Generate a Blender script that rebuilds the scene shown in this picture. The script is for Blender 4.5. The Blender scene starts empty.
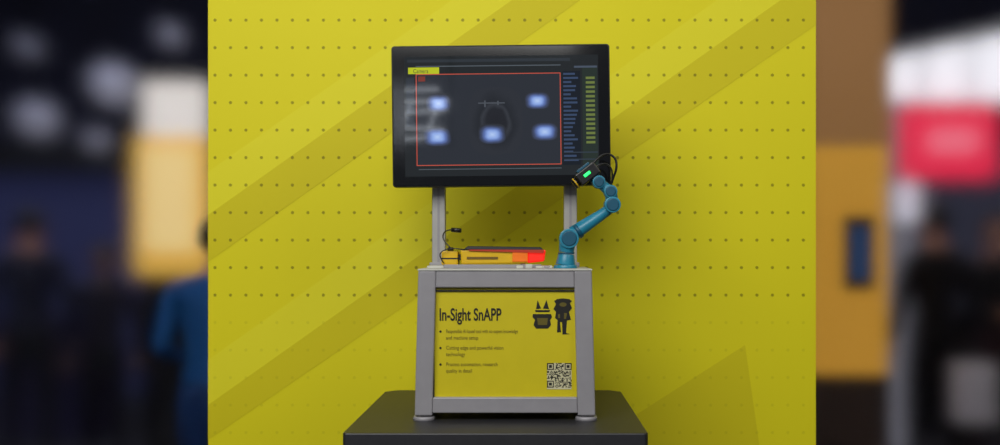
import bpy, bmesh, math, random
from mathutils import Vector, Matrix
random.seed(4)
scene = bpy.context.scene
scene.view_settings.view_transform = 'Standard'
scene.view_settings.look = 'None'

def lin(c):
    return tuple(((v/255)/12.92 if v/255 <= 0.04045 else ((v/255+0.055)/1.055)**2.4) for v in c)

def mat(name, rgb, rough=0.5, metal=0.0, emit=0.0, noise=0.06, nscale=30.0, spec=0.5, ergb=None):
    m = bpy.data.materials.new(name); m.use_nodes = True
    nt = m.node_tree; b = nt.nodes['Principled BSDF']
    c = lin(rgb)
    tc = nt.nodes.new('ShaderNodeTexCoord')
    n = nt.nodes.new('ShaderNodeTexNoise'); n.inputs['Scale'].default_value = nscale
    n.inputs['Detail'].default_value = 4
    nt.links.new(tc.outputs['Object'], n.inputs['Vector'])
    r = nt.nodes.new('ShaderNodeValToRGB')
    r.color_ramp.elements[0].position = 0.3; r.color_ramp.elements[1].position = 0.7
    r.color_ramp.elements[0].color = (*[v*(1-noise) for v in c], 1)
    r.color_ramp.elements[1].color = (*[min(1, v*(1+noise)) for v in c], 1)
    nt.links.new(n.outputs['Fac'], r.inputs['Fac'])
    nt.links.new(r.outputs['Color'], b.inputs['Base Color'])
    b.inputs['Roughness'].default_value = rough
    b.inputs['Metallic'].default_value = metal
    b.inputs['Specular IOR Level'].default_value = spec
    if emit > 0:
        b.inputs['Emission Color'].default_value = (*lin(ergb or rgb), 1)
        b.inputs['Emission Strength'].default_value = emit
    return m

def empty(name, loc=(0, 0, 0), rot=(0, 0, 0)):
    e = bpy.data.objects.new(name, None); e.empty_display_size = 0.1
    scene.collection.objects.link(e); e.location = loc; e.rotation_euler = rot
    return e

def mesh_obj(name, bm, m, parent=None, bevel=0.0, smooth=False, seg=2):
    bmesh.ops.recalc_face_normals(bm, faces=bm.faces)
    me = bpy.data.meshes.new(name); bm.to_mesh(me); bm.free()
    for mm in (m if isinstance(m, list) else [m]): me.materials.append(mm)
    o = bpy.data.objects.new(name, me); scene.collection.objects.link(o)
    if parent: o.parent = parent
    if smooth:
        for p in me.polygons: p.use_smooth = True
    if bevel > 0:
        md = o.modifiers.new('bevel', 'BEVEL'); md.width = bevel; md.segments = seg; md.limit_method = 'ANGLE'
    return o

def hexa(name, v, m, parent=None, bevel=0.0):
    bm = bmesh.new(); vs = [bm.verts.new(p) for p in v]
    for f in [(0,1,2,3),(4,5,6,7),(0,1,5,4),(1,2,6,5),(2,3,7,6),(3,0,4,7)]:
        bm.faces.new([vs[i] for i in f])
    return mesh_obj(name, bm, m, parent, bevel)

def box(name, x0, x1, y0, y1, z0, z1, m, parent=None, bevel=0.0):
    return hexa(name, [(x0,y0,z0),(x1,y0,z0),(x1,y1,z0),(x0,y1,z0),(x0,y0,z1),(x1,y0,z1),(x1,y1,z1),(x0,y1,z1)], m, parent, bevel)

def cyl(name, a, b, r1, r2, m, parent=None, seg=28, bevel=0.0):
    a = Vector(a); b = Vector(b); d = b-a
    bm = bmesh.new()
    bmesh.ops.create_cone(bm, cap_ends=True, segments=seg, radius1=r1, radius2=r2, depth=d.length)
    q = d.to_track_quat('Z', 'Y').to_matrix().to_4x4()
    bmesh.ops.transform(bm, matrix=Matrix.Translation((a+b)/2) @ q, verts=bm.verts)
    o = mesh_obj(name, bm, m, parent, bevel)
    for p in o.data.polygons: p.use_smooth = len(p.vertices) == 4
    return o

def ball(name, c, r, m, parent=None, sc=(1,1,1)):
    bm = bmesh.new(); bmesh.ops.create_uvsphere(bm, u_segments=24, v_segments=14, radius=r)
    for v in bm.verts: v.co = Vector((v.co.x*sc[0], v.co.y*sc[1], v.co.z*sc[2])) + Vector(c)
    return mesh_obj(name, bm, m, parent, smooth=True)

def polys(name, plist, y, m, parent=None):
    """flat printed shapes; plist = list of [(x,z),...]"""
    bm = bmesh.new()
    for pts in plist:
        bm.faces.new([bm.verts.new((p[0], y, p[1])) for p in pts])
    me = bpy.data.meshes.new(name); bm.to_mesh(me); bm.free(); me.materials.append(m)
    o = bpy.data.objects.new(name, me); scene.collection.objects.link(o)
    if parent: o.parent = parent
    return o

def ell(cx, cz, rx, rz, n=28, a0=0, a1=2*math.pi, p=1.0):
    out = []
    for i in range(n):
        t = a0+(a1-a0)*i/n
        c, s = math.cos(t), math.sin(t)
        out.append((cx+rx*math.copysign(abs(c)**p, c), cz+rz*math.copysign(abs(s)**p, s)))
    return out

def tube(name, pts, r, m, parent=None):
    cu = bpy.data.curves.new(name, 'CURVE'); cu.dimensions = '3D'; cu.bevel_depth = r; cu.bevel_resolution = 4
    cu.use_fill_caps = True
    sp = cu.splines.new('NURBS'); sp.points.add(len(pts)-1); sp.use_endpoint_u = True; sp.order_u = 3
    for i, p in enumerate(pts): sp.points[i].co = (*p, 1)
    cu.materials.append(m)
    o = bpy.data.objects.new(name, cu); scene.collection.objects.link(o)
    if parent: o.parent = parent
    return o

def text(name, s, x, y, z, size, m, parent=None, sx=1.0, off=0.0):
    cu = bpy.data.curves.new(name, 'FONT'); cu.body = s; cu.size = size; cu.offset = off
    cu.materials.append(m)
    o = bpy.data.objects.new(name, cu); scene.collection.objects.link(o)
    o.location = (x, y, z); o.rotation_euler = (math.pi/2, 0, 0); o.scale = (sx, 1, 1)
    if parent: o.parent = parent
    return o

EYE = 1.5
# ------------------------------------------------------------------ materials
M_frame = mat('powder_coated_grey', (150,148,152), 0.42, 0.1, noise=0.04)
M_post = mat('grey_aluminium', (170,169,164), 0.4, 0.2)
M_black = mat('black_plastic', (16,16,18), 0.35)
M_blackm = mat('black_matte', (24,24,26), 0.6)
M_white = mat('white_plate', (195,195,186), 0.5)
M_yellow_dev = mat('yellow_enamel', (218,176,14), 0.4)
M_teal = mat('teal_enamel', (38,130,158), 0.35)
M_teal_d = mat('dark_teal_enamel', (16,82,108), 0.4)
M_green = mat('green_led', (40,255,110), 0.4, emit=1.6)
M_red = mat('red_glow_diffuser', (225,30,15), 0.4, emit=0.75)
M_redd = mat('orange_glow_tint', (228,110,15), 0.4, emit=0.2)  # spread of the red glow, put into colour and emission
M_redt = mat('red_tray', (170,45,20), 0.45, emit=0.12)
M_sign = mat('sign_yellow_print', (206,190,10), 0.45, noise=0.02)
M_ink = mat('black_ink', (18,16,6), 0.6)
M_ink2 = mat('grey_ink', (104,92,16), 0.6)
M_qr = mat('qr_white', (205,200,160), 0.6)
M_table = mat('black_laminate', (40,40,44), 0.45, noise=0.1, nscale=80)
M_carpet = mat('grey_carpet', (50,50,58), 0.95, noise=0.3, nscale=200)

# ------------------------------------------------------------------ yellow pegboard wall
def wall_mat(name, rgb):
    m = bpy.data.materials.new(name); m.use_nodes = True
    nt = m.node_tree; b = nt.nodes['Principled BSDF']; L = nt.links.new
    b.inputs['Roughness'].default_value = 0.6; b.inputs['Specular IOR Level'].default_value = 0.25
    tc = nt.nodes.new('ShaderNodeTexCoord'); s = nt.nodes.new('ShaderNodeSeparateXYZ')
    L(tc.outputs['Object'], s.inputs[0])
    def M(op, a, bb=None, c=None):
        n = nt.nodes.new('ShaderNodeMath'); n.operation = op
        for i, v in enumerate((a, bb, c)):
            if v is None: continue
            if isinstance(v, (int, float)): n.inputs[i].default_value = v
            else: L(v, n.inputs[i])
        return n.outputs[0]
    dx, dz = 0.0455, 0.0808
    fx = M('MULTIPLY', M('SUBTRACT', M('FRACT', M('DIVIDE', M('ADD', s.outputs['X'], 10.0), dx)), 0.5), dx)
    fz = M('MULTIPLY', M('SUBTRACT', M('FRACT', M('DIVIDE', M('ADD', s.outputs['Z'], 9.982), dz)), 0.5), dz)
    d = M('SQRT', M('ADD', M('MULTIPLY', fx, fx), M('MULTIPLY', fz, fz)))
    hole = M('LESS_THAN', d, 0.0046)
    up = M('GREATER_THAN', s.outputs['Z'], 1.36)
    amt = M('MULTIPLY', hole, M('MULTIPLY_ADD', up, 0.55, 0.12))
    mix = nt.nodes.new('ShaderNodeMixRGB'); L(amt, mix.inputs[0])
    n = nt.nodes.new('ShaderNodeTexNoise'); n.inputs['Scale'].default_value = 1.3; L(tc.outputs['Object'], n.inputs['Vector'])
    r = nt.nodes.new('ShaderNodeValToRGB'); c = lin(rgb)
    r.color_ramp.elements[0].color = (*[v*0.96 for v in c], 1); r.color_ramp.elements[1].color = (*[min(1, v*1.04) for v in c], 1)
    L(n.outputs['Fac'], r.inputs[0]); L(r.outputs[0], mix.inputs[1])
    mix.inputs[2].default_value = (*[v*0.15 for v in c], 1)
    L(mix.outputs[0], b.inputs['Base Color'])
    return m
M_wall = wall_mat('yellow_pegboard', (225,214,24))
M_wall_d = wall_mat('yellow_pegboard_dark_stripe', (212,199,22))
M_wall_l = wall_mat('yellow_pegboard_light_stripe', (228,219,38))
WY, WK = 2.80, 0.002938
wall = empty('wall_back')
box('panel', -0.943, 0.843, WY, WY+0.07, 0.0, 2.75, M_wall, wall)
def W(p): return ((p[0]-529)*WK, EYE-(p[1]-251)*WK)   # graphic artwork units
dark = [[(208,262),(208,215),(512,0),(580,0)],
        [(208,440),(208,405),(816,-25),(816,25)],
        [(745,345),(770,520),(560,520),(620,425)]]
light = [[(208,215),(208,172),(452,0),(512,0)], [(208,405),(208,360),(816,-70),(816,-25)]]
def clip(pts):
    return [W(p) for p in pts]
polys('graphic_stripe', [clip(p) for p in dark], WY-0.0008, M_wall_d, wall)
polys('graphic_stripe_light', [clip(p) for p in light], WY-0.0008, M_wall_l, wall)

# ------------------------------------------------------------------ table
tbl = empty('pedestal_table')
bm = bmesh.new()
X0, X1, Y0, Y1, ZT = -0.403, 0.2575, 2.052, 2.69, 1.1075
c = 0.03
out = [(X0+0.006,Y0),(X1-0.006,Y0),(X1,Y0+0.012),(X1,Y1-c),(X1-c,Y1),(X0+c,Y1),(X0,Y1-c),(X0,Y0+0.012)]
lo = [bm.verts.new((p[0],p[1],ZT-0.03)) for p in out]; hi = [bm.verts.new((p[0],p[1],ZT)) for p in out]
bm.faces.new(lo); bm.faces.new(hi)
for i in range(8): bm.faces.new([lo[i],lo[(i+1)%8],hi[(i+1)%8],hi[i]])
mesh_obj('table_top', bm, M_table, tbl, bevel=0.003)
box('cabinet', X0+0.02, X1-0.02, Y0+0.02, Y1-0.02, 0.08, ZT-0.03, M_blackm, tbl, 0.004)
box('plinth', X0+0.05, X1-0.05, Y0+0.05, Y1-0.05, 0.0, 0.08, M_black, tbl)

# ------------------------------------------------------------------ demo stand (framed box)
st = empty('display_stand')
cx = -0.0554; FY, BY = 2.2, 2.50; zb, zt = ZT+0.012, 1.4585
hb, ht, w = 0.209, 0.2005, 0.041
for nm, s, y in (('post_front_l',-1,FY),('post_front_r',1,FY),('post_back_l',-1,BY-w),('post_back_r',1,BY-w)):
    xo_b, xo_t = cx+s*hb, cx+s*ht; xi_b, xi_t = cx+s*(hb-w), cx+s*(ht-w)
    hexa(nm, [(xo_b,y,zb),(xi_b,y,zb),(xi_b,y+w,zb),(xo_b,y+w,zb),(xo_t,y,zt-0.004),(xi_t,y,zt-0.004),(xi_t,y+w,zt-0.004),(xo_t,y+w,zt-0.004)], M_frame, st, 0.003)
    xm = cx+s*(hb-w/2)
    cyl(nm+'_foot', (xm,y+w/2,ZT), (xm,y+w/2,ZT+0.009), 0.027, 0.024, M_frame, st)
    cyl(nm+'_foot_stem', (xm,y+w/2,ZT+0.008), (xm,y+w/2,zb+0.002), 0.010, 0.010, M_black, st)
def beam(nm, z0, z1, y):
    f = lambda z: hb+(ht-hb)*(z-zb)/(zt-zb)-w
    hexa(nm, [(cx-f(z0),y,z0),(cx+f(z0),y,z0),(cx+f(z0),y+w,z0),(cx-f(z0),y+w,z0),(cx-f(z1),y,z1),(cx+f(z1),y,z1),(cx+f(z1),y+w,z1),(cx-f(z1),y+w,z1)], M_frame, st, 0.0025)
for y, t in ((FY+0.001,'front'),(BY-w-0.001,'back')):
    beam('beam_top_'+t, zt-0.043, zt-0.004, y); beam('beam_bottom_'+t, zb+0.006, zb+0.042, y)
for s, t in ((-1,'l'),(1,'r')):
    xa, xb = sorted((cx+s*(hb-0.004), cx+s*(hb-w+0.004)))
    box('side_rail_bottom_'+t, xa, xb, FY+w, BY-w, zb+0.006, zb+0.042, M_frame, st)
    xa, xb = sorted((cx+s*(ht-0.002), cx+s*(ht-w+0.002)))
    box('side_rail_top_'+t, xa, xb, FY+w, BY-w, zt-0.043, zt-0.004, M_frame, st)
    xa, xb = sorted((cx+s*(ht-0.018), cx+s*(ht-0.015)))
    box('side_panel_'+t, xa, xb, FY+w*0.6, BY-w*0.6, zb+0.03, zt-0.03, M_frame, st)
box('back_panel', cx-ht+w, cx+ht-w, BY-0.02, BY-0.015, zb+0.03, zt-0.03, M_frame, st)
box('top_plate', cx-ht-0.001, cx+ht+0.001, FY-0.002, BY, zt-0.004, zt, M_white, st, 0.001)
# front sign
PY, PK = 2.214, 0.0023234
def S(px, py): return ((px-529)*PK, EYE-(py-251)*PK)
x0, z1 = S(432, 286); x1, z0 = S(581, 402)
box('sign_panel', x0, x1, PY, PY+0.004, z0, z1, M_sign, st)
for i,(a,b_,c_,d_) in enumerate(((433.5,578.5,398,400),(433.5,578.5,290,291.3),(433,434.5,290,400),(578,579.4,290,400))):
    xa, za = S(a,d_); xb, zb2 = S(b_,c_)
    box('sign_retainer_%d'%i, xa, xb, PY-0.004, PY, za, zb2, M_blackm, st)
ty = PY-0.0009
x, z = S(439, 320.3); text('sign_title', 'In-Sight SnAPP', x, ty, z, 0.040, M_ink, st, 0.61, 0.0008)
lines = [('Responsible AI-based tool with no expert knowledge', 333), ('and machine setup', 339.5),
         ('Cutting edge and powerful vision', 349.5), ('technology', 356),
         ('Process automation, research', 366), ('quality in detail', 372.5)]
for i,(t,py) in enumerate(lines):
    x, z = S(446, py); text('sign_line_%d'%i, t, x, ty, z, 0.0125, M_ink2, st, 0.62 if i==0 else 0.8)
polys('sign_bullets', [ell(*S(440.5,py),0.0028,0.0028,12) for py in (331.5,348,364.5)], ty, M_ink, st)
# mascots
P = lambda pts: [S(*p) for p in pts]
polys('mascot_box_robot', [P([(536,309),(537.5,300),(541,308.5)]),P([(543,308.5),(546.5,300),(549,309)]),
      P([(535,310),(550,310),(549.4,312),(535.6,312)]),
      P([(533,314),(551,314),(552,317),(550,320),(551,325),(548,328.5),(536,328.5),(533.5,325),(535,320),(532.5,317)])], ty, M_ink, st)
polys('mascot_box_robot_face', [P([(537,318),(548,318),(547,325),(538,325)])], ty-0.0003, mat('ink_mid',(95,85,18)), st)
polys('mascot_figure', [P([(554,301),(557,299),(563,298.3),(569,299),(572,301),(570,303),(572,308),(569,312),(570,316),(571,319.5),(567,320.5),(566,333),(570,334),(562.5,334.5),(562,322),(560,322),(561,332),(557,332.5),(557.5,320),(555,318),(556,312),(553.5,309),(556,304)])], ty, M_ink, st)
polys('mascot_figure_detail', [ell(*S(563,304.5),0.0085,0.005,16),P([(558,314),(560,314),(560,318),(558,318)]),P([(564,313),(567,313),(566,319),(564,319)])], ty-0.0003, bpy.data.materials['ink_mid'], st)
# QR code
N = 25; qx0, qz1 = S(547, 363); qs = (571.5-547)*PK/N
polys('qr_background', [[(qx0,qz1),(qx0+N*qs,qz1),(qx0+N*qs,qz1-N*qs-0.004),(qx0,qz1-N*qs-0.004)]], ty, M_qr, st)
cells = []
for i in range(N):
    for j in range(N):
        on = random.random() < 0.5
        for (a,b_) in ((0,0),(0,N-7),(N-7,0)):
            u, v = i-a, j-b_
            if -1 <= u <= 7 and -1 <= v <= 7:
                on = (0<=u<=6 and 0<=v<=6) and (max(abs(u-3),abs(v-3)) != 2)
        if on:
            xa, za = qx0+j*qs, qz1-i*qs
            cells.append([(xa,za),(xa+qs,za),(xa+qs,za-qs),(xa,za-qs)])
polys('qr_code', cells, ty-0.0003, M_ink, st)
# uprights for the monitor
for nm, a, b_ in (('upright_l',-0.2504,-0.2168),('upright_r',0.0903,0.1239)):
    box(nm, a, b_, 2.46, 2.494, zt, 1.90, M_post, st, 0.002)
    box(nm+'_groove', (a+b_)/2-0.003, (a+b_)/2+0.003, 2.4592, 2.461, zt, 1.89, M_frame, st)
    box(nm+'_shoe', a-0.006, b_+0.006, 2.452, 2.498, zt, zt+0.012, M_frame, st, 0.002)
box('mount_crossbar', -0.2168, 0.0903, 2.462, 2.49, 1.80, 1.84, M_post, st, 0.002)

# ------------------------------------------------------------------ monitor
MK = 0.002518
mon = empty('monitor', (-0.0703, 2.40, 1.8415), (0, math.radians(-0.66), 0))
hw, hh = 0.2752, 0.1782
def rounded_slab(name, hw, hh, y0, y1, r, m, bev):
    bm = bmesh.new(); pts = []
    for sx, sz, a in ((1,1,0),(-1,1,90),(-1,-1,180),(1,-1,270)):
        for i in range(6):
            t = math.radians(a+i*18); pts.append((sx*(hw-r)+r*math.cos(t), sz*(hh-r)+r*math.sin(t)))
    f = [bm.verts.new((p[0],y0,p[1])) for p in pts]; k = [bm.verts.new((p[0],y1,p[1])) for p in pts]
    bm.faces.new(f); bm.faces.new(k); n=len(pts)
    for i in range(n): bm.faces.new([f[i],f[(i+1)%n],k[(i+1)%n],k[i]])
    return mesh_obj(name, bm, m, mon, bev)
M_bezel = mat('bezel_black', (9,10,11), 0.1)
M_rim = mat('monitor_rim', (38,40,40), 0.35, 0.4)
rounded_slab('housing', hw, hh, 0.002, 0.032, 0.008, M_rim, 0.002)
rounded_slab('bezel', hw-0.003, hh-0.003, 0.0, 0.004, 0.006, M_bezel, 0.001)
box('rear_cover', -0.16, 0.16, 0.03, 0.05, -0.1, 0.1, M_black, mon, 0.006)
box('vesa_bracket', -0.07, 0.07, 0.05, 0.062, -0.06, 0.03, M_frame, mon, 0.002)
def U(u, v): return ((u-108.5)*MK, (70.75-v)*MK)   # screen layout units, origin top-left of housing
def R(u0,v0,u1,v1): return [U(u0,v0),U(u1,v0),U(u1,v1),U(u0,v1)]
def scr(name, rgb, e=1.0): return mat('screen_'+name, (5,5,6), 0.05, emit=e, ergb=rgb)
polys('screen', [R(12,11,206,131)], -0.0004, scr('base',(36,40,42),0.8), mon)
polys('title_bar', [R(15,14,178,17)], -0.0008, scr('title',(44,50,56)), mon)
polys('tab_yellow', [R(16,22,47,28.5)], -0.0009, scr('tab',(180,190,30)), mon)
text('tab_label', 'Camera', *[(U(21,27.6)[0])], -0.0013, U(21,27.6)[1], 0.015, M_ink, mon, 0.8)
polys('thumbnail_strip', [R(14,32,22,42),R(14,45,22,55),R(14,58,22,68),R(14,71,22,81)], -0.0008, scr('thumb',(42,48,56)), mon)
polys('image_area', [R(25,29,168,120)], -0.0008, scr('image',(46,50,58),0.8), mon)
def line(u0,v0,u1,v1,t=0.4): return R(u0-t,v0-t,u1+t,v1+t)
polys('image_border', [line(24,29,168,29),line(24,120,168,120),line(24,29,24,120),line(168,29,168,120)], -0.0012, scr('border',(195,82,64)), mon)
polys('image_tag', [R(26,31,33,36)], -0.0012, scr('tag',(120,50,40)), mon)
polys('image_header', [line(24,21,168,21,0.5), line(26,124,168,124,0.4)], -0.0012, scr('hdr',(80,88,95)), mon)

def glow(name, u, v, rx, rz, stops, y, seed=0, distort=0.25, shift=0.0, p=2):
    """luminous part seen on the screen: radial ramp of screen emission"""
    m = bpy.data.materials.new('screen_'+name); m.use_nodes = True; nt = m.node_tree; L = nt.links.new
    b = nt.nodes['Principled BSDF']; b.inputs['Base Color'].default_value = (0.002,0.002,0.002,1); b.inputs['Roughness'].default_value = 0.05
    tc = nt.nodes.new('ShaderNodeTexCoord'); mp = nt.nodes.new('ShaderNodeMapping')
    mp.inputs['Scale'].default_value = (1/(rx*MK), 0, 1/(rz*MK)); mp.inputs['Location'].default_value = (0,0,shift); L(tc.outputs['Object'], mp.inputs[0])
    n = nt.nodes.new('ShaderNodeTexNoise'); n.inputs['Scale'].default_value = 1.3; n.noise_dimensions = '4D'; n.inputs['W'].default_value = seed*3.1
    L(mp.outputs[0], n.inputs['Vector'])
    ab = nt.nodes.new('ShaderNodeVectorMath'); ab.operation = 'ABSOLUTE'; L(mp.outputs[0], ab.inputs[0])
    sp = nt.nodes.new('ShaderNodeSeparateXYZ'); L(ab.outputs[0], sp.inputs[0])
    def mth(op, a, bb):
        q = nt.nodes.new('ShaderNodeMath'); q.operation = op
        for i, v_ in enumerate((a, bb)):
            if isinstance(v_, (int, float)): q.inputs[i].default_value = v_
            else: L(v_, q.inputs[i])
        return q.outputs[0]
    ln = mth('POWER', mth('ADD', mth('POWER', sp.outputs['X'], p), mth('POWER', sp.outputs['Z'], p)), 1.0/p)
    ad = mth('ADD', mth('MULTIPLY', n.outputs['Fac'], distort*2), ln)
    sb = mth('SUBTRACT', ad, distort)
    r = nt.nodes.new('ShaderNodeValToRGB'); L(sb, r.inputs[0])
    while len(r.color_ramp.elements) < len(stops): r.color_ramp.elements.new(0.5)
    for i,(p_,c_) in enumerate(stops):
        r.color_ramp.elements[i].position = p_; r.color_ramp.elements[i].color = (*[q for q in lin(c_)],1)
    L(r.outputs[0], b.inputs['Emission Color']); b.inputs['Emission Strength'].default_value = 1.0
    o = polys(name, [ell(0,0,rx*MK,rz*MK,32,p=0.6)], 0.0, m, mon)
    q = U(u, v); o.location = (q[0], y, q[1])
IMG = (42,45,52)
glow('ghost_part', 103, 76, 27, 34, [(0.0,(30,31,37)),(0.38,(32,34,40)),(0.5,(50,53,60)),(0.62,(33,36,42)),(0.9,IMG)], -0.0011, 1, 0.22)
for i,(u,v,rx,rz) in enumerate(((46,57.5,13,9.5),(145,56,13,9),(44.5,91,14.5,10),(99.5,89,14,10),(152,87,14,9.5))):
    glow('part_blob_%d'%i, u, v, rx, rz, [(0.0,(176,200,240)),(0.36,(136,164,224)),(0.56,(92,114,174)),(0.76,(62,72,102)),(0.97,IMG)], -0.0014, i+2, 0.10, 0.08, 3)
polys('cross_marks', [line(86,58,112,58.6,0.3), line(92,56,93,62,0.3), line(105,56.5,106,60,0.3)], -0.0015, scr('mk',(75,80,88)), mon)
polys('side_list_panel', [R(170,27,188,121)], -0.0008, scr('lst',(20,26,34)), mon)
polys('side_list_rows', [R(171,29+i*4.1,171+random.uniform(7,15),31+i*4.1) for i in range(22)], -0.0012, scr('rows',(54,70,98)), mon)
polys('result_panel', [R(190,24,205,121)], -0.0008, scr('res',(36,46,40)), mon)
polys('result_rows', [R(193.5,33+i*4.6,202.5,35.4+i*4.6) for i in range(15)], -0.0012, scr('resr',(104,118,60)), mon)
polys('result_header', [R(182,22,205,24)], -0.0012, scr('resh',(70,80,95)), mon)
polys('result_row_dark', [R(171,108,205,109),R(171,115,205,116)], -0.0013, scr('resd',(50,60,72)), mon)

# ------------------------------------------------------------------ yellow scanning device on the stand
dv = empty('inspection_light_unit')
box('base_plate', -0.245, 0.056, 2.29, 2.38, zt, zt+0.006, M_white, dv, 0.001)
box('plate_edge', -0.205, 0.03, 2.284, 2.29, zt, zt+0.009, M_frame, dv, 0.001)
hexa('body', [(-0.164,2.30,1.467),(-0.004,2.30,1.470),(-0.004,2.37,1.470),(-0.164,2.37,1.467),(-0.166,2.30,1.5035),(-0.004,2.30,1.5015),(-0.004,2.37,1.5015),(-0.166,2.37,1.5035)], M_yellow_dev, dv, 0.004)
hexa('red_window', [(-0.004,2.301,1.4705),(0.037,2.301,1.475),(0.037,2.369,1.475),(-0.004,2.369,1.4705),(-0.004,2.301,1.5015),(0.041,2.301,1.503),(0.041,2.369,1.503),(-0.004,2.369,1.5015)], M_red, dv, 0.004)
box('orange_glow_spill', -0.04, -0.003, 2.2975, 2.3005, 1.474, 1.500, M_redd, dv, 0.001)  # painted spill of the red light on the yellow body
hexa('red_light_strip', [(-0.145,2.2955,1.5005),(0.036,2.2955,1.495),(0.036,2.2985,1.495),(-0.145,2.2985,1.5005),(-0.145,2.2955,1.5035),(0.036,2.2955,1.503),(0.036,2.2985,1.503),(-0.145,2.2985,1.5035)], M_redt, dv)
box('body_label', -0.15, -0.075, 2.2985, 2.3005, 1.480, 1.486, mat('label_dark', (110,85,10), 0.5), dv)
hexa('lid', [(-0.158,2.296,1.5035),(0.036,2.296,1.502),(0.036,2.374,1.502),(-0.158,2.374,1.5035),(-0.148,2.30,1.512),(0.028,2.30,1.5095),(0.028,2.37,1.5095),(-0.148,2.37,1.512)], M_blackm, dv, 0.002)
for i,x in enumerate((-0.15,-0.015)):
    for j,y in enumerate((2.315,2.355)):
        cyl('leg_%d%d'%(i,j), (x,y,zt+0.004), (x,y,1.476), 0.006, 0.006, M_frame, dv, 14)
box('camera_head', -0.212, -0.172, 2.305, 2.365, 1.466, 1.500, M_yellow_dev, dv, 0.003)
box('camera_head_band', -0.2125, -0.1715, 2.3045, 2.3655, 1.480, 1.4835, M_blackm, dv)
box('camera_head_foot', -0.208, -0.176, 2.31, 2.36, zt+0.006, 1.466, M_black, dv)
cyl('camera_port', (-0.192,2.335,1.499), (-0.192,2.335,1.509), 0.008, 0.007, M_black, dv, 16)
box('connector_link', -0.172, -0.163, 2.315, 2.355, 1.478, 1.492, M_blackm, dv)
tube('cable', [(-0.192,2.335,1.507),(-0.205,2.34,1.52),(-0.214,2.345,1.535),(-0.205,2.34,1.552),(-0.188,2.335,1.552)], 0.0016, M_black, dv)
cyl('cable_plug', (-0.19,2.335,1.552), (-0.166,2.333,1.55), 0.0055, 0.0055, M_black, dv, 14)
tube('cable_low', [(-0.205,2.30,1.47),(-0.216,2.296,1.485),(-0.212,2.295,1.50),(-0.185,2.298,1.508),(-0.155,2.30,1.503)], 0.0014, M_black, dv)
pk = empty('sample_parts')
for i,x in enumerate((-0.03,-0.008,0.016)):
    box('part_%d'%i, x, x+0.016, 2.256, 2.275, zt, zt+(0.007,0.01,0.006)[i], M_white, pk, 0.0015)
box('part_3', 0.036, 0.049, 2.256, 2.27, zt, zt+0.006, M_frame, pk, 0.001)

# ------------------------------------------------------------------ robot arm
ra = empty('robot_arm'); ry = 2.30
cyl('base_flange', (0.088,ry,zt), (0.088,ry,zt+0.008), 0.029, 0.027, M_teal, ra, bevel=0.001)
cyl('base_body', (0.088,ry,zt+0.008), (0.090,ry,zt+0.034), 0.024, 0.019, M_teal, ra, bevel=0.001)
cyl('base_ring', (0.090,ry,zt+0.034), (0.090,ry,zt+0.038), 0.020, 0.020, M_teal_d, ra)
cyl('turret', (0.090,ry,zt+0.038), (0.093,ry,1.522), 0.018, 0.020, M_teal, ra, bevel=0.001)
def joint(nm, x, z, r, d=0.024):
    cyl(nm, (x,ry-d,z), (x,ry+d,z), r, r, M_teal, ra, bevel=0.002)
    cyl(nm+'_cap', (x,ry-d-0.003,z), (x,ry-d,z), r*0.72, r*0.8, M_teal_d, ra, bevel=0.001)
    cyl(nm+'_cap_rear', (x,ry+d,z), (x,ry+d+0.003,z), r*0.8, r*0.72, M_teal_d, ra)
joint('shoulder', 0.096, 1.530, 0.0235)
cyl('upper_arm', (0.098,ry,1.533), (0.197,ry,1.603), 0.0165, 0.0125, M_teal, ra, bevel=0.001)
cyl('upper_arm_collar', (0.115,ry,1.545), (0.123,ry,1.5507), 0.0185, 0.0182, M_teal_d, ra)
cyl('upper_arm_shell', (0.10,ry,1.552), (0.175,ry,1.597), 0.006, 0.005, M_teal, ra)
joint('elbow', 0.2005, 1.611, 0.0195, 0.022)
cyl('forearm', (0.201,ry,1.615), (0.197,ry,1.645), 0.016, 0.0145, M_teal, ra, bevel=0.001)
joint('forearm_joint', 0.196, 1.643, 0.016, 0.018)
cyl('wrist_link', (0.196,ry,1.643), (0.170,ry,1.665), 0.0135, 0.012, M_teal, ra, bevel=0.001)
joint('wrist', 0.168, 1.666, 0.0155, 0.017)
cyl('wrist_flange', (0.168,ry,1.666), (0.156,ry,1.678), 0.014, 0.014, M_teal_d, ra)
cam_e = empty('tool_camera', (0.141, ry, 1.685), (0, math.radians(-38), 0)); cam_e.parent = ra
box('tool_camera_body', -0.028, 0.028, -0.02, 0.02, -0.016, 0.016, M_black, cam_e, 0.003)
box('tool_camera_top', -0.018, 0.018, -0.0205, 0.0205, 0.016, 0.022, M_teal_d, cam_e, 0.001)
cyl('tool_camera_lens', (-0.028,0,0.0), (-0.042,0,0.0), 0.013, 0.011, M_black, cam_e)
cyl('tool_camera_lens_ring', (-0.034,0,0.0), (-0.037,0,0.0), 0.0145, 0.0145, M_yellow_dev, cam_e)
box('tool_camera_led', -0.011, 0.007, -0.0222, -0.0195, -0.003, 0.004, M_green, cam_e, 0.0008)
tube('tool_cable', [(0.145,ry,1.698),(0.162,ry+0.004,1.722),(0.187,ry+0.008,1.738),(0.210,ry+0.008,1.727),(0.213,ry+0.006,1.700),(0.203,ry+0.012,1.675),(0.198,ry+0.016,1.655)], 0.0028, M_black, ra)
tube('tool_cable_b', [(0.150,ry+0.01,1.695),(0.172,ry+0.012,1.712),(0.193,ry+0.014,1.712),(0.205,ry+0.014,1.690),(0.200,ry+0.018,1.66)], 0.0022, M_black, ra)

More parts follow.
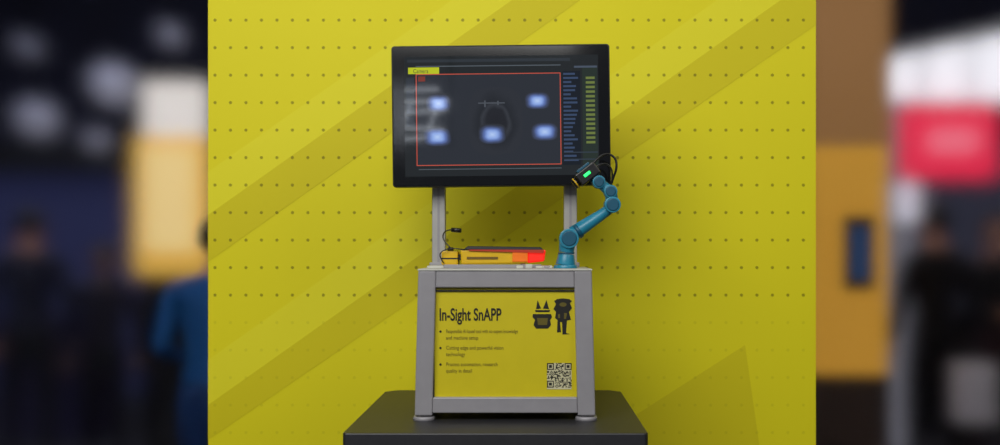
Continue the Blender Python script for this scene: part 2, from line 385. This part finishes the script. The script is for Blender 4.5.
# ------------------------------------------------------------------ frosted panels added beside the yellow wall to blur the hall
def frosted():
    m = bpy.data.materials.new('frosted_glass'); m.use_nodes = True; nt = m.node_tree
    nt.nodes.remove(nt.nodes['Principled BSDF'])
    r = nt.nodes.new('ShaderNodeBsdfRefraction'); r.distribution = 'BECKMANN'
    r.inputs['IOR'].default_value = 1.45; r.inputs['Roughness'].default_value = 0.165
    r.inputs['Color'].default_value = (0.97,0.97,0.99,1)
    nt.links.new(r.outputs[0], nt.nodes['Material Output'].inputs['Surface'])
    return m
M_fg = frosted()
for i,(a,b_) in enumerate(((-2.6,-0.945),(0.845,2.5))):
    o = box('added_blur_panel' if i==0 else 'added_blur_panel.001', a, b_, WY+0.02, WY+0.03, 0.0, 2.75, M_fg)

# ------------------------------------------------------------------ hall
box('floor', -9, 9, -6, 13, -0.1, 0, M_carpet)
M_hall = mat('hall_wall_dark', (52,54,78), 0.9, noise=0.3, nscale=0.6)
box('wall_far', -9, 9, 13, 13.1, 0, 6, M_hall)
box('wall_left', -9.1, -9, -6, 13, 0, 6, M_hall)
box('wall_right', 9, 9.1, -6, 13, 0, 6, M_hall)
box('ceiling', -9, 9, -6, 13, 6, 6.1, mat('hall_ceiling_black', (16,17,22), 0.9))

# light box display on the left
lb = empty('light_box_display')
box('panel_yellow', -2.90, -2.36, 7.0, 7.1, 1.32, 2.34, mat('lit_yellow', (200,160,60), 0.6, emit=0.8, ergb=(204,160,70)), lb, 0.01)
box('panel_cream', -2.82, -2.44, 6.97, 7.0, 1.50, 2.26, mat('lit_cream', (225,200,140), 0.6, emit=0.8, ergb=(222,192,124)), lb)
box('panel_header', -2.82, -2.38, 6.96, 7.1, 2.34, 2.74, mat('lit_white', (218,212,200), 0.6, emit=0.75, ergb=(215,208,200)), lb)
box('stand', -2.85, -2.45, 7.0, 7.1, 0.0, 1.32, M_blackm, lb)
# yellow column with tablet
co = empty('yellow_column')
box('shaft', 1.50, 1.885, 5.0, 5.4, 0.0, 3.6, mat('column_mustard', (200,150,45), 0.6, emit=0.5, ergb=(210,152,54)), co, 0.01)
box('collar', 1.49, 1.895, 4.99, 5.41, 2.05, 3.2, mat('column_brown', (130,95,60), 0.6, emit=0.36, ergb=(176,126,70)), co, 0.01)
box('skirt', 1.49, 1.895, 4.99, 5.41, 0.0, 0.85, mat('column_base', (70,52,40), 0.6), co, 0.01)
tb = empty('wall_tablet')
box('tablet_body', 1.645, 1.80, 4.96, 4.99, 1.30, 1.68, M_black, tb, 0.008)
box('tablet_screen', 1.67, 1.775, 4.955, 4.961, 1.35, 1.63, mat('tablet_blue', (15,40,75), 0.3, emit=0.6, ergb=(25,62,100)), tb)
# white fascia & red sign
fa = empty('illuminated_fascia')
hexa('fascia', [(2.62,7.0,2.62),(3.9,7.0,2.62),(3.9,7.12,2.62),(2.62,7.12,2.62),(2.62,7.0,2.92),(3.9,7.0,3.18),(3.9,7.12,3.18),(2.62,7.12,2.92)], mat('fascia_white', (225,225,230), 0.6, emit=0.95, ergb=(226,228,232)), fa)
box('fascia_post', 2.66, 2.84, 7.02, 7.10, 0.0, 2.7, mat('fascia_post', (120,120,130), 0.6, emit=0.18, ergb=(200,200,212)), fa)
box('fascia_post_lamp', 2.70, 2.86, 7.0, 7.02, 1.72, 2.0, mat('fascia_lamp', (200,200,210), 0.6, emit=0.7, ergb=(215,215,225)), fa)
rs = empty('red_illuminated_sign')
box('sign_face', 2.68, 3.38, 6.84, 6.94, 2.02, 2.56, mat('sign_red', (215,35,65), 0.5, emit=0.8, ergb=(226,44,76)), rs, 0.03)
box('sign_lettering', 2.86, 3.22, 6.83, 6.84, 2.20, 2.38, mat('sign_pink', (240,130,140), 0.5, emit=0.75, ergb=(238,110,130)), rs)
cyl('sign_rod_l', (2.85,6.89,2.55), (2.85,6.89,6.0), 0.01, 0.01, M_black, rs, 10)
cyl('sign_rod_r', (3.2,6.89,2.55), (3.2,6.89,6.0), 0.01, 0.01, M_black, rs, 10)
# globe lamps hanging on left
for i,(x,z,r,e) in enumerate(((-3.48,2.89,0.17,0.34),(-4.12,2.60,0.15,0.26),(-3.62,2.42,0.10,0.14),(-4.2,3.2,0.08,0.14),(-3.0,3.3,0.09,0.2))):
    s = empty('pendant_lamp' if i==0 else 'pendant_lamp.%03d'%i)
    ball('globe', (x,8,z), r, mat('lamp_glass_%d'%i, (150,150,165), 0.5, emit=e, ergb=(170,172,190)), s)
    cyl('cap', (x,8,z+r*0.85), (x,8,z+r*1.3), r*0.5, r*0.2, M_black, s)
    cyl('cord', (x,8,z+r*1.2), (x,8,6.0), 0.012, 0.012, M_black, s, 10)
# dark booth shapes
bt = empty('exhibit_booth')
box('booth_wall', -6.5, -3.3, 10.0, 10.1, 0, 2.3, mat('booth_navy_glow', (34,40,72), 0.8, emit=0.35, ergb=(46,50,88)), bt)  # wall given its own glow to brighten the dark left side
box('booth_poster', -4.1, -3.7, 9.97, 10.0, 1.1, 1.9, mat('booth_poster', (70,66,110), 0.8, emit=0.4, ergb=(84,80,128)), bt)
box('booth_counter', -4.2, -3.4, 7.4, 8.0, 0, 1.0, mat('booth_counter', (48,44,80), 0.8), bt, 0.02)
box('booth_fascia', -6.5, -3.3, 9.8, 10.1, 2.3, 2.6, M_blackm, bt)
bt2 = empty('exhibit_booth.001')
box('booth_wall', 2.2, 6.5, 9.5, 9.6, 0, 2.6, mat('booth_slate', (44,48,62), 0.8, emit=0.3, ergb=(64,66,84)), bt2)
box('booth_counter', 2.6, 4.2, 7.6, 8.1, 0, 1.0, M_blackm, bt2, 0.02)

# ------------------------------------------------------------------ people
def skin_mesh(name, verts, edges, radii, roots, sub=2):
    me = bpy.data.meshes.new(name); me.from_pydata(verts, edges, [])
    o = bpy.data.objects.new(name, me); scene.collection.objects.link(o)
    md = o.modifiers.new('skin','SKIN'); md.use_smooth_shade = True
    sv = me.skin_vertices[0].data
    for i, r in enumerate(radii):
        rr = r if isinstance(r, tuple) else (r, r)
        sv[i].radius = rr; sv[i].use_root = i in roots
    s = o.modifiers.new('sub','SUBSURF'); s.levels = sub; s.render_levels = sub
    dg = bpy.context.evaluated_depsgraph_get(); dg.update()
    nm = bpy.data.meshes.new_from_object(o.evaluated_get(dg))
    bpy.data.objects.remove(o)
    o2 = bpy.data.objects.new(name, nm); scene.collection.objects.link(o2)
    for p in nm.polygons: p.use_smooth = True
    return o2

def person(name, x, y, h, face_deg, shirt, trousers, hair, skin=(190,140,115), reach=0.0, bulk=1.0):
    s = h/1.75
    e = empty(name, (x, y, 0), (0, 0, math.radians(face_deg))); e.scale = (s*bulk, s*bulk, s)
    Ms = mat(name+'_shirt', shirt, 0.8); Mt = mat(name+'_trousers', trousers, 0.8)
    Mk = mat(name+'_skin', skin, 0.55); Mh = mat(name+'_hair', hair, 0.6)
    V, E, Rr = [], [], []
    def add(p, r, par=None):
        V.append(p); Rr.append(r)
        if par is not None: E.append((par, len(V)-1))
        return len(V)-1
    pel = add((0,0,0.95), (0.155,0.11)); wa = add((0,0.0,1.08), (0.135,0.095), pel)
    ch = add((0,0.01,1.28), (0.165,0.115), wa); up = add((0,0.015,1.40), (0.12,0.085), ch)
    nk = add((0,0.01,1.49), 0.055, up); add((0,-0.005,1.57), 0.052, nk)
    hands = []
    for sg in (-1, 1):
        sh = add((sg*0.17,0.015,1.405), 0.062, up); el = add((sg*0.235,0.02,1.13), 0.045, sh)
        hx, hy, hz = sg*0.235, -0.10-reach*0.2, 0.90+reach*0.25
        wr = add((hx,hy,hz), 0.028, el); hands.append((sg, Vector((hx,hy,hz)), (Vector((hx,hy,hz))-Vector((sg*0.235,0.02,1.13))).normalized()))
        hp = add((sg*0.09,0,0.87), 0.095, pel); kn = add((sg*0.105,-0.015-0.03*sg,0.50), 0.058, hp)
        an = add((sg*0.11,0.02-0.05*sg,0.10), 0.042, kn); he = add((sg*0.112,0.01-0.05*sg,0.05), 0.042, an)
        add((sg*0.125,-0.15-0.05*sg,0.035), 0.034, he)
    b = skin_mesh('body', V, E, Rr, {0}); b.parent = e
    b.data.materials.clear()
    for m in (Ms, Mt, Mk, M_black): b.data.materials.append(m)
    for p in b.data.polygons:
        c_ = p.center
        if c_.z > 1.475 and abs(c_.x) < 0.1: k = 2
        elif c_.z < 0.085: k = 3
        elif c_.z < 0.98 and abs(c_.x) < 0.2: k = 1
        else: k = 0
        p.material_index = k
    for sg, wpos, d in hands:
        HV, HE, HR, roots = [], [], [], set()
        side = Vector((0,1,0)); side = (side - d*side.dot(d)).normalized(); nrm = d.cross(side).normalized()
        if nrm.x*sg > 0: nrm = -nrm
        roots.add(0); HV.append(wpos - d*0.02); HR.append((0.024,0.018))
        HV.append(wpos + d*0.04); HR.append((0.036,0.014)); HE.append((0,1))
        HV.append(wpos + d*0.085); HR.append((0.036,0.012)); HE.append((1,2))
        for i, L in enumerate((0.072,0.082,0.076,0.058)):
            o_ = side*(-0.030+0.02*i); st_ = wpos+d*0.075+o_
            a = len(HV); roots.add(a); HV.append(st_); HR.append(0.009)
            for j, fr in enumerate((0.45,0.75,1.0)):
                HV.append(st_+d*L*(fr-0.12*fr*fr)+nrm*L*0.42*fr*fr); HR.append(0.0085-0.001*j); HE.append((a+j,a+j+1))
        a = len(HV); roots.add(a); tp = wpos+d*0.025-side*0.02
        HV.append(tp); HR.append(0.012)
        for j,(u,v) in enumerate(((0.025,0.025),(0.05,0.036),(0.072,0.038))):
            HV.append(tp+d*u-side*v+nrm*0.01*(j+1)); HR.append(0.0105-0.001*j); HE.append((a+j,a+j+1))
        ho = skin_mesh('hand', [tuple(v) for v in HV], HE, HR, roots, 1); ho.parent = e; ho.data.materials.clear(); ho.data.materials.append(Mk)
    # head
    bm = bmesh.new(); bmesh.ops.create_uvsphere(bm, u_segments=28, v_segments=20, radius=1)
    for v in bm.verts:
        z = v.co.z; w_ = 1.0 - (0.28*(-z)**1.5 if z < 0 else 0)
        v.co = Vector((v.co.x*0.077*w_, v.co.y*0.095*w_-0.008*(z<0)*(-z), z*0.118)) + Vector((0,-0.01,1.635))
    mesh_obj('head', bm, Mk, e, smooth=True)
    bm = bmesh.new(); bmesh.ops.create_uvsphere(bm, u_segments=28, v_segments=20, radius=1)
    for v in list(bm.verts):
        if v.co.z < (-0.35 if v.co.y > -0.1 else 0.42): bm.verts.remove(v)
    for v in bm.verts: v.co = Vector((v.co.x*0.085, v.co.y*0.103, v.co.z*0.125)) + Vector((0,-0.007,1.64))
    mesh_obj('hair', bm, Mh, e, smooth=True)
    for sg in (-1,1):
        ball('eye', (sg*0.03,-0.094,1.642), 0.0115, M_white, e, (1.2,0.6,0.8)); ball('pupil', (sg*0.03,-0.1005,1.642), 0.005, M_black, e)
        ball('ear', (sg*0.078,-0.005,1.632), 0.026, Mk, e, (0.4,0.7,1.15))
        box('brow', sg*0.03-0.014, sg*0.03+0.014, -0.103, -0.096, 1.660, 1.664, Mh, e, 0.001)
    cyl('nose', (0,-0.118,1.612), (0,-0.098,1.648), 0.013, 0.005, Mk, e, 12)
    ball('mouth', (0,-0.094,1.585), 0.02, mat(name+'_lips',(160,85,80)), e, (1.1,0.4,0.28))
    return e
person('standing_visitor', -1.36, 4.2, 1.66, 175, (16,80,142), (16,52,104), (20,16,14), reach=0.6, bulk=1.18)
person('standing_visitor.001', -3.25, 6.2, 1.78, 200, (26,30,52), (18,20,30), (18,15,15))
person('standing_visitor.002', -2.85, 6.4, 1.55, 20, (32,30,46), (18,20,30), (30,22,18), skin=(120,90,80))
person('standing_visitor.003', 2.55, 6.0, 1.80, 190, (14,14,18), (14,14,18), (12,12,12))
person('standing_visitor.004', 3.15, 6.4, 1.74, 20, (22,20,24), (50,24,26), (22,16,14), reach=0.8)
tbs = empty('side_table')
box('table_top', 2.40, 2.95, 5.25, 5.6, 0.50, 0.53, M_blackm, tbs, 0.004)
for i,(x,y) in enumerate(((2.43,5.28),(2.92,5.28),(2.43,5.57),(2.92,5.57))):
    cyl('leg_%d'%i, (x,y,0), (x,y,0.51), 0.014, 0.018, M_black, tbs, 12)
bg = empty('shopping_bag')
box('bag_body', 2.42, 2.64, 5.38, 5.47, 0.53, 0.86, mat('bag_paper', (225,220,225), 0.7, emit=0.0), bg, 0.01)
tube('bag_handle', [(2.47,5.42,0.85),(2.49,5.42,0.96),(2.57,5.42,0.96),(2.59,5.42,0.85)], 0.006, M_black, bg)

# ------------------------------------------------------------------ lighting truss behind the viewer (seen as a reflection in the screen)
tr = empty('lighting_truss')
M_tube = mat('truss_lamp', (200,205,215), 0.4, emit=15.0, ergb=(205,212,222))
for i,(za,zb_,xa,xb) in enumerate(((2.74,2.76,-1.18,-0.70),(2.66,2.66,-1.14,-0.62),(2.55,2.60,-1.20,-0.64),(2.47,2.44,-1.10,-0.66),(2.36,2.38,-1.17,-0.80))):
    cyl('lamp_tube_%d'%i, (xa,-2.6,za), (xb,-2.6,zb_), 0.009, 0.009, M_tube, tr, 12)
for i,x in enumerate((-1.0,-0.78)):
    cyl('lamp_cross_%d'%i, (x,-2.6,2.44), (x+0.09,-2.6,2.66), 0.007, 0.007, M_tube, tr, 12)
for i,x in enumerate((-1.2,-0.61)):
    cyl('truss_upright_%d'%i, (x,-2.62,2.30), (x,-2.62,6.0), 0.02, 0.02, M_blackm, tr, 12)
for i in range(3):
    cyl('truss_brace_%d'%i, (-1.2,-2.63,2.36+i*0.14), (-0.61,-2.63,2.46+i*0.14), 0.008, 0.008, M_blackm, tr, 10)

# ------------------------------------------------------------------ lights
def area(name, loc, target, size, sy, power, col=(1,1,1)):
    l = bpy.data.lights.new(name, 'AREA'); l.shape = 'RECTANGLE'; l.size = size; l.size_y = sy; l.energy = power; l.color = col
    o = bpy.data.objects.new(name, l); scene.collection.objects.link(o); o.location = loc
    o.rotation_euler = (Vector(target)-Vector(loc)).to_track_quat('-Z','Y').to_euler()
    return o
area('booth_light_main', (-1.2, -0.8, 3.7), (-0.3, 2.8, 0.8), 3.4, 2.0, 132, (1.0,0.985,0.95))
area('booth_light_side', (1.9, 0.6, 3.4), (0.5, 2.8, 1.0), 1.2, 1.2, 16, (1.0,0.98,0.94))
area('booth_light_wall', (-0.2, 1.9, 3.9), (-0.1, 2.8, 0.7), 1.8, 0.4, 5, (1.0,0.98,0.93))
area('hall_light', (-4, 6.5, 5.6), (-3, 6.8, 0), 3, 3, 90, (0.75,0.8,1.0))
area('hall_light_b', (3.5, 6.5, 5.6), (3, 6.8, 0), 3, 3, 60, (1.0,0.9,0.85))
world = bpy.data.worlds.new('World'); scene.world = world; world.use_nodes = True
world.node_tree.nodes['Background'].inputs[0].default_value = (0.6,0.65,0.8,1)
world.node_tree.nodes['Background'].inputs[1].default_value = 0.25

# ------------------------------------------------------------------ camera
cd = bpy.data.cameras.new('Camera'); cam = bpy.data.objects.new('Camera', cd); scene.collection.objects.link(cam)
cam.location = (0, 0, EYE); cam.rotation_euler = (math.pi/2, 0, 0)
cd.sensor_width = 36; cd.lens = 34.3; cd.shift_x = -0.029; cd.shift_y = 0.0285
cd.dof.use_dof = True; cd.dof.focus_distance = 2.36; cd.dof.aperture_fstop = 2.0
scene.camera = cam
